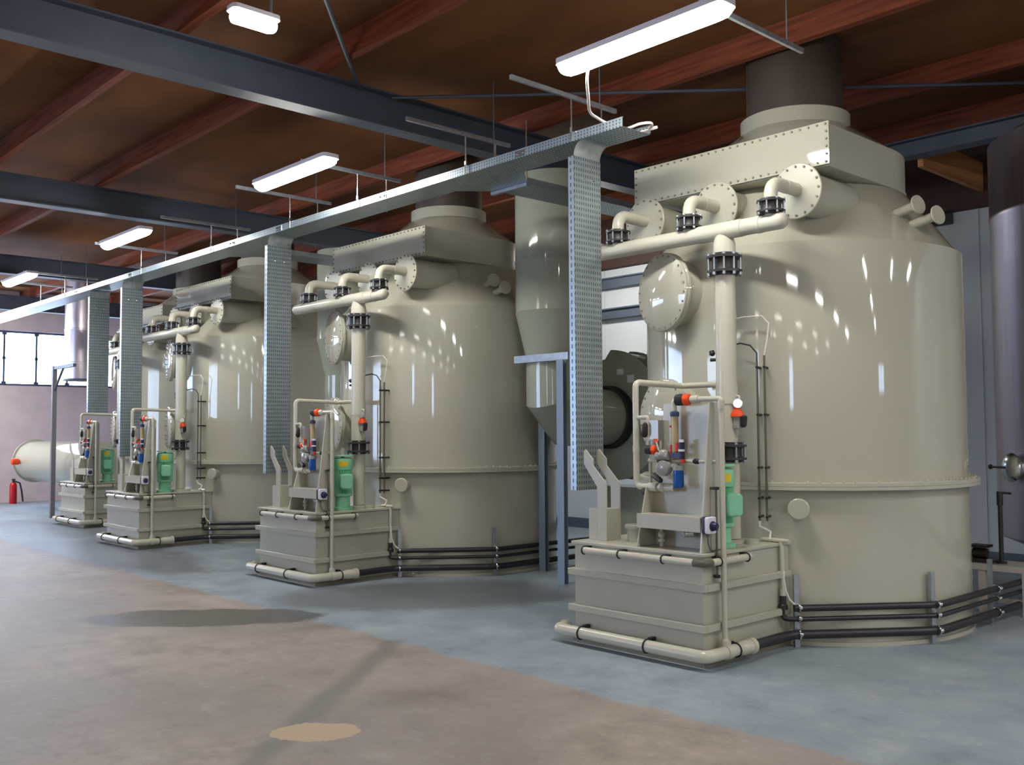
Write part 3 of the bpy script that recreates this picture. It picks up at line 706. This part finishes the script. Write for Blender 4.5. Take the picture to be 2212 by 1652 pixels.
# --- overflow at the back of the sump wall
Op = U('overflow_pipe', 'thin cream overflow pipe with black end where the sump meets the {}', 'pipe', (.63,-1.34,.3), 'overflow pipes', skip=(3,))
obj('pipe', MB().tube([(.44, -1.33, .782), (.62, -1.345, .782), (.625, -1.35, .40)], .017, .025, 14).tube([(.56, -1.345, .782), (.68, -1.35, .782)], .016, 0, 12).lathe([(.024, 0), (.024, .05)], (.625, -1.35, .38), (0,0,1), 16), 'pipe', Op)
obj('black_fitting', MB().lathe([(.034, 0), (.034, .03), (.024, .04), (.024, .1)], (.625, -1.35, .28), (0,0,1), 18), 'hdpe', Op)
obj('white_hose', MB().sweep([(.635, -1.35, .56), (.637, -1.352, .5), (.645, -1.345, .42), (.66, -1.32, .35), (.69, -1.29, .31)], .008, 8), 'cable', Op)

# --- black pipe runs on the floor and their posts
pr_ = ((.292, .026), (.212, .018), (.10, .033))
endy = 2.6
for k, (z, r) in enumerate(pr_):
    nm = ('top', 'middle', 'bottom')[k]
    pts = [(.70, -1.32, z), (1.375, -.42, z), (1.385, endy, z)]
    if k == 1: pts = [(.625, -1.36, .29), (.625, -1.36, z)]+pts
    if k == 2: pts = [(px, -1.83, .095), (px, -1.45, z)]+pts
    U1(obj('floor_pipe', MB().tube([Vector(p) for p in pts], r, .12 if k != 1 else .05, 16), 'hdpe', None, (.7, -1.3, z)), nm+' of three black pipes running round the foot of the {}', 'pipe', 'black floor pipes', skip=(3,))
for (x, y), w in (((.72, -1.293), 'beside the sump'), ((1.362, -.437), 'at the pipe bend'), ((1.385, .62), 'beyond the pipe bend')):
    d = Vector((.6, .8, 0)) if y < -1 else Vector((.35, .93, 0)) if y < 0 else Vector((0, 1, 0)); nrm = Vector((d.y, -d.x, 0))
    t = U('pipe_post', 'small steel post holding black pipes '+w+' of the {}', 'post', (x,y,0), 'pipe posts', skip=(3,))
    c = Vector((x,y,0))-nrm*.045
    mb = MB(); mb.zprism([(c.x+d.x*a+nrm.x*b, c.y+d.y*a+nrm.y*b) for a, b in ((-.02, -.015), (.02, -.015), (.02, .015), (-.02, .015))], 0, .53)
    obj('post', mb, 'steel', t)
    mb = MB()
    for z, r in pr_: mb.torus((x, y, z), d, r+.004, .007, 18, 6).ball(Vector((x,y,z))+nrm*(r+.012)+Vector((0,0,.01)), .017, 8)
    obj('pipe_clamps', mb, 'bright', t)

# --- conduits on the shell
for k, (a, zt) in enumerate(((18.3, 2.12), (20.5, 2.17))):
    s_, c_ = math.sin(math.radians(a)), math.cos(math.radians(a)); r = R+.10
    p = lambda z, rr=r, aa=a: (rr*math.sin(math.radians(aa)), -rr*math.cos(math.radians(aa)), z)
    t = U('cable_conduit', ('left' if k == 0 else 'right')+' of two thin upright conduits on the {}', 'conduit', p(.85), 'cable conduits', skip=(3,))
    obj('tube', MB().tube([p(.92), p(zt)], .009, 0, 10), 'greytube', t)
    if k == 0: cb = [p(zt), p(zt+.07), p(zt+.13, r, a-2), p(zt+.15, r, a-5), p(zt+.13, r+.05, a-8)]
    else: cb = [p(zt), p(zt+.12, r, a+1), p(zt+.24, r, a+1.6), p(zt+.30, r, a-.5), p(zt+.30, r, a-6), p(zt+.28, r+.05, a-10)]
    obj('cable', MB().sweep(cb, .006, 8), 'rubber' if k == 0 else 'cable', t)
    for z in (.95, 1.09, 1.32, 1.72, 2.08):
        obj('conduit_clip', MB().cyl(p(z, R), p(z, r+.015), .010, 8), 'rubber', t)
    if k == 0: obj('end_hose', MB().sweep([p(.92), p(.88), p(.84, r-.02, a+3), (.53, -1.36, .785)], .009, 8), 'cable', t)

# --- gauge beside the down pipe
Ga = U('pressure_gauge', 'small round gauge with orange body beside the down pipe of the {}', 'gauge', (.42,-1.57,1.7), 'pressure gauges')
obj('tapping_pipe', MB().tube([(dx+.07, dy, 1.86), (.43, dy, 1.86), (.43, dy, 1.83)], .008, .015, 10).tube([(dx+.07, dy, 1.80), (.415, dy, 1.80)], .007, 0, 10).tube([(.415, dy-.01, 1.66), (.415, dy-.01, 1.56), (dx+.05, dy-.01, 1.555)], .007, .02, 10), 'pipe', Ga)
obj('dial', MB().lathe([(.036, 0), (.038, .004), (.038, .025), (.034, .03)], (.42, dy-.01, 1.80), Vector((.55,-.8,.1)), 24), 'bright', Ga)
obj('diaphragm_body', MB().lathe([(.05, 0), (.05, .02), (.02, .07), (.016, .08)], (.415, dy-.01, 1.705), (0,0,1), 20), 'orange', Ga)
obj('clear_cup', MB().cyl((.415, dy-.01, 1.62), (.415, dy-.01, 1.705), .034, 18), 'clear', Ga)
obj('black_knob', MB().lathe([(.01, 0), (.024, .012), (.024, .08), (.012, .09)], (.465, dy-.01, 1.625), (.12,0,1), 14), 'rubber', Ga)
obj('side_tap', MB().lathe([(.012, 0), (.014, .05)], (dx-.07, dy-.02, 2.14), (-1,-.3,0), 12).lathe([(.01, 0), (.024, .015), (.02, .04)], (dx-.10, dy-.03, 2.17), (-.3,0,1), 10), 'rubber', Ga)

# --- vertical cable upright (slotted tray) with its bend into the main tray
def upright(x, y0, y1, zb):
    mb = MB().box(x, x+.003, y0, y1, zb, 3.80)
    return mb
ux = -.675; ya, yb = -2.182, -1.872
UPR = ((0., 1.14, 'nearest scrubber'), (-4.93, 1.14, 'second nearest scrubber'), (-9.33, 1.27, 'third nearest scrubber'), (-10.68, 1.95, 'farthest scrubber'))
def make_upright(dx_, zb, who):
    Up = thing('cable_upright', 'slotted steel cable upright dropping from tray to the '+who, 'cable tray', (ux+dx_, -2.05, zb), 'cable uprights')
    ux_ = ux+dx_
    obj('web', MB().box(ux_, ux_+.003, ya, yb, zb, 3.80), 'perf_v', Up)
    for y in (ya-.003, yb): obj('side_flange', MB().box(ux_-.06, ux_+.003, y, y+.003, zb, 3.80), 'perf_e', Up)
    pr2 = [(ux_+.10*(1-math.cos(PI/2*i/8)), 3.80+.112*math.sin(PI/2*i/8)) for i in range(9)]
    obj('bend', MB().loft([[(x, ya, z) for x, z in pr2], [(x, yb, z) for x, z in pr2]], False, False, closed=False), 'steel', Up)
    for y in (-2.08, -1.96): obj('screw', MB().lathe([(.012, 0), (.012, .008), (.004, .012)], (ux_+.003, y, 3.62), (1,0,0), 8), 'bright', Up)
    Up.location = Vector(Up.location)+O1
for a_ in UPR: make_upright(*a_)
# place the unit at the near end, then copy it along the row
OFF = [Vector((0,0,0)), Vector((-4.94,0,0)), Vector((-9.59,0,0)), Vector((-13.32,.556,0))]
for root, label, skip in UNIT:
    root.location = Vector(root.location)+O1
    root['label'] = label.format(UD[0])
for k in (1, 2, 3):
    for root, label, skip in UNIT:
        if k in skip: continue
        c = copy_tree(root, OFF[k]); c['label'] = label.format(UD[k])

# ------------------------------------------------------------------ extraction ducts between the tanks
def duct(name, cx, cy, label, zt=4.49):
    t = thing(name, label, 'duct', (cx, cy, 1.44))
    obj('riser', MB().lathe([(.45, 2.94), (.45, 3.50), (.456, 3.505), (.456, 3.53), (.45, 3.535), (.45, zt)], (cx, cy, 0), (0,0,1), 56, cap0=False), 'duct', t)
    obj('reducer', MB().lathe([(.335, 2.42), (.45, 2.935), (.455, 2.94)], (cx, cy, 0), (0,0,1), 56, cap0=False, cap1=False), 'duct', t)
    r = .335; n = 40
    b = .40; k = b*math.tan(PI/8)
    c1 = Vector((cx, cy, 1.77+b-k)); c2 = Vector((cx, cy+b-k, 1.77)); sq = 1/math.cos(PI/8)
    def sec(c, st, ang):      # mitre section; ang runs from looking down to looking along +Y
        e = Vector((0, math.cos(ang), math.sin(ang)))
        return [c+e*(r*st*math.cos(2*PI*i/n))+Vector((1,0,0))*(r*math.sin(2*PI*i/n)) for i in range(n)]
    a_, b_ = sec(c1, sq, PI/8), sec(c2, sq, 3*PI/8)
    obj('elbow', MB().loft([sec(Vector((cx, cy, 2.42)), 1, 0), a_], False, False).loft([a_, b_], False, False).loft([b_, sec(Vector((cx, cy+.83, 1.77)), 1, PI/2)], False, True), 'duct', t, sharp=15)
    return t
duct('extraction_duct', -7.73, 7.83, 'round grey-green duct with tapered foot between the two nearest scrubbers')
duct('extraction_duct', -11.95, 7.83, 'round grey duct mostly hidden left of the second nearest scrubber', 4.22)
t = thing('duct_frame', 'galvanised steel legs and cross bar under the grey-green duct', 'frame', (-7.6, 7.8, 0))
obj('cross_bar', MB().box(-8.02, -7.18, 7.46, 7.49, 2.37, 2.45), 'steel', t)
obj('cross_bar', MB().box(-8.1, -7.5, 8.17, 8.2, 2.37, 2.45), 'steel', t)
for x, y in ((-7.245, 7.428), (-8.06, 7.95)):
    obj('leg', MB().box(x-.05, x+.05, y-.03, y-.024, 0, 2.37).box(x-.05, x+.05, y+.024, y+.03, 0, 2.37).box(x-.003, x+.003, y-.024, y+.024, 0, 2.37), 'legblue', t)
# fan behind the nearest tank
fx, fy, fz = -7.73, 8.70, 1.77
t = thing('extraction_fan', 'grey fan casing with black rubber inlet sleeve behind the nearest scrubber', 'fan', (fx, fy+.3, 0))
fr = .78
spiral = [(fx+(fr-.10*i/48)*math.cos(PI*.5-2*PI*i/48), fz+(fr-.10*i/48)*math.sin(PI*.5-2*PI*i/48)) for i in range(48)]
obj('casing', MB().yprism(spiral, fy+.08, fy+.42), 'duct', t)
for y in (fy+.07, fy+.415): obj('rim', MB().yprism([(fx+(a-fx)*1.03, fz+(b-fz)*1.03) for a, b in spiral], y, y+.015), 'duct', t)
obj('rubber_sleeve', MB().lathe([(.345, -.06), (.372, -.05), (.365, -.0), (.375, .04), (.365, .07)], (fx, fy, fz), (0,1,0), 48, False, False), 'rubber', t)
obj('pedestal', MB().box(fx-.2, fx+.55, fy+.08, fy+.45, 0, .92).box(fx-.22, fx+.6, fy+.03, fy+.5, .92, .95), 'duct', t)
obj('label_plate', MB().box(fx+.26, fx+.36, fy+.063, fy+.0695, 2.17, 2.26), 'white', t)
obj('label_plate', MB().box(fx+.10, fx+.20, fy+.063, fy+.0695, 2.27, 2.34), 'white', t)

# ------------------------------------------------------------------ far left: silencer, post, steel flue, extinguisher
t = thing('silencer_duct', 'thick horizontal cream duct lying left of the farthest scrubber', 'duct', (-21.4, 6.9, 1.03))
obj('barrel', MB().lathe([(.43, 0), (.43, 4.05)], (-22.9, 6.9, 1.03), (1,0,0), 48), 'shell', t)
obj('end_flange', MB().lathe([(.47, 0), (.47, .05), (.43, .055)], (-22.95, 6.9, 1.03), (1,0,0), 48), 'shell', t)
obj('saddle', MB().box(-19.8, -19.7, 6.6, 7.2, 0, .64), 'cream', t)
obj('orange_valve', MB().lathe([(.05, 0), (.07, .02), (.07, .14), (.03, .16)], (-22.55, 6.46, 1.03), (0,-1,0), 16), 'orange', t)
t = thing('wall_post', 'slim grey steel post with top arm and brace at the far left', 'post', (-19.87, 6.3, 0))
obj('post', MB().box(-19.91, -19.83, 6.26, 6.34, 0, 2.93), 'postgrey', t)
obj('arm', MB().box(-19.83, -18.75, 6.27, 6.33, 2.86, 2.92), 'beam', t)
obj('brace', MB().cyl((-19.85, 6.3, 2.45), (-19.35, 6.3, 2.88), .022, 10), 'beam', t)
t = thing('steel_flue', 'shiny vertical steel flue hanging in front of the far window', 'flue', (-21, 7.22, 2.74))
obj('pipe', MB().lathe([(.36, 2.75), (.36, 3.05), (.367, 3.055), (.367, 3.09), (.36, 3.095), (.36, 3.75), (.367, 3.755), (.367, 3.79), (.36, 3.795), (.36, 5.04)], (-21, 7.22, 0), (0,0,1), 48), 'stainless', t)
obj('collar', MB().lathe([(.385, 2.72), (.385, 2.75)], (-21, 7.22, 0), (0,0,1), 40), 'frame', t)
t = thing('fire_extinguisher', 'red fire extinguisher standing on the floor by the far left wall', 'fire extinguisher', (-24.65, 6.95, 0))
obj('cylinder', MB().lathe([(.075, 0), (.08, .01), (.08, .42), (.06, .48), (.03, .5)], (-24.65, 6.95, 0), (0,0,1), 24), 'extred', t)
obj('valve_head', MB().cyl((-24.65, 6.95, .5), (-24.65, 6.95, .56), .025, 12).box(-24.70, -24.56, 6.93, 6.97, .55, .58), 'rubber', t)
obj('hose', MB().sweep([(-24.62, 6.95, .53), (-24.55, 7.06, .48), (-24.54, 7.1, .3), (-24.5, 7.12, .05)], .02, 8), 'rubber', t)

# ------------------------------------------------------------------ far right: steel vessel and skid
vx, vy = -2.67, 10.05
t = thing('steel_vessel', 'tall brushed steel vessel at the right edge behind the nearest scrubber', 'vessel', (vx, vy, .3))
obj('shell', MB().lathe([(.3, .3), (1.08, .62), (1.08, 3.55), (1.085, 3.56), (1.085, 3.60), (1.08, 3.61), (1.08, 4.28), (.9, 4.38), (.3, 4.44)], (vx, vy, 0), (0,0,1), 72), 'stainless', t)
d = Vector((-.60, -.80, 0)).normalized(); c = Vector((vx, vy, 1.26))+d*1.07
obj('sight_port', MB().lathe([(.09, 0), (.09, .04), (.12, .045), (.13, .07), (.11, .10), (.06, .125), (.02, .13)], c, d, 28), 'bright', t)
sd = Vector((d.y, -d.x, 0))
obj('port_lever', MB().cyl(c+d*.13, c+d*.14+sd*.2, .011, 10).ball(c+d*.14+sd*.2, .022, 10), 'rubber', t)
for a in (35, 145, 255): obj('leg', MB().cyl((vx+.8*math.cos(math.radians(a)), vy+.8*math.sin(math.radians(a)), 0), (vx+.8*math.cos(math.radians(a)), vy+.8*math.sin(math.radians(a)), .58), .04, 12), 'stainless', t)
t = thing('skid_frame', 'low white steel skid frame below the steel vessel', 'frame', (-2.6, 8.93, 0))
obj('top_rail', MB().box(-3.75, -1.2, 8.86, 8.92, .37, .42).box(-3.75, -3.69, 8.92, 9.25, .37, .42).box(-3.75, -1.2, 9.22, 9.26, .37, .42), 'whitesteel', t)
obj('lower_rail', MB().box(-3.62, -1.2, 8.88, 8.91, .1, .14), 'whitesteel', t)
for x in (-3.56, -3.2, -2.2): obj('leg', MB().box(x, x+.06, 8.87, 8.92, 0, .37), 'whitesteel', t)
t = thing('drive_pump', 'dark small pump sitting on the white skid frame', 'pump', (-3.6, 9.05, .42))
obj('body', MB().box(-3.72, -3.48, 8.98, 9.18, .421, .445).cyl((-3.68, 9.08, .49), (-3.56, 9.08, .49), .045, 20), 'cast', t)
obj('cover', MB().box(-3.70, -3.54, 9.0, 9.16, .545, .565), 'rubber', t)
t = thing('black_standpipe', 'black upright pipe with tap on top standing on the skid frame', 'pipe', (-3.37, 9.05, .42))
obj('pipe', MB().cyl((-3.42, 9.03, .42), (-3.42, 9.03, 1.0), .019, 16).cyl((-3.42, 9.03, .42), (-3.42, 9.03, .44), .045, 16), 'hdpe', t)
obj('tap', MB().cyl((-3.42, 9.03, .93), (-3.42, 9.03, 1.05), .026, 14).tube([(-3.42, 9.03, 1.04), (-3.33, 9.05, 1.035)], .010, 0, 10), 'hdpe', t)
tag(obj('wall_vent', MB().box(-5.32, -4.99, YB-.03, YB-.013, 4.11, 4.249), 'rubber', None, (-5.15, YB, 4.11)), 'dark vent high on the white back wall behind the two vent stubs', 'vent')

# ------------------------------------------------------------------ light, world, camera
w = bpy.data.worlds.new('sky'); SC.world = w; w.use_nodes = True
bg = w.node_tree.nodes['Background']; bg.inputs['Color'].default_value = (.60, .74, 1., 1); bg.inputs['Strength'].default_value = 17.

cd = bpy.data.cameras.new('camera'); cam = bpy.data.objects.new('camera', cd); COL.objects.link(cam)
F_PX, YAW, PITCH, ROLL = 2103.61, math.radians(47.2025), math.radians(2.9098), math.radians(.3362)
cy_, sy_ = math.cos(YAW), math.sin(YAW); f_ = Vector((-sy_, cy_, 0)); r_ = Vector((cy_, sy_, 0)); dn = Vector((0,0,-1))
f2 = f_*math.cos(PITCH)-dn*math.sin(PITCH); d2 = f_*math.sin(PITCH)+dn*math.cos(PITCH)
r3 = r_*math.cos(ROLL)+d2*math.sin(ROLL); d3 = -r_*math.sin(ROLL)+d2*math.cos(ROLL)
m = Matrix.Identity(4)
for i in range(3): m[i][0] = r3[i]; m[i][1] = -d3[i]; m[i][2] = -f2[i]
m[2][3] = 1.6
cam.matrix_world = m
cd.sensor_width = 36.; cd.sensor_fit = 'HORIZONTAL'; cd.lens = F_PX/2212*36.
cd.clip_end = 200
SC.camera = cam
SC.view_settings.view_transform = 'Standard'
SC.view_settings.look = 'None'
SC.view_settings.gamma = 1.
SC.view_settings.use_curve_mapping = False
SC.view_settings.exposure = -0.08
for o in bpy.data.objects:
    if '_b' in o: del o['_b']
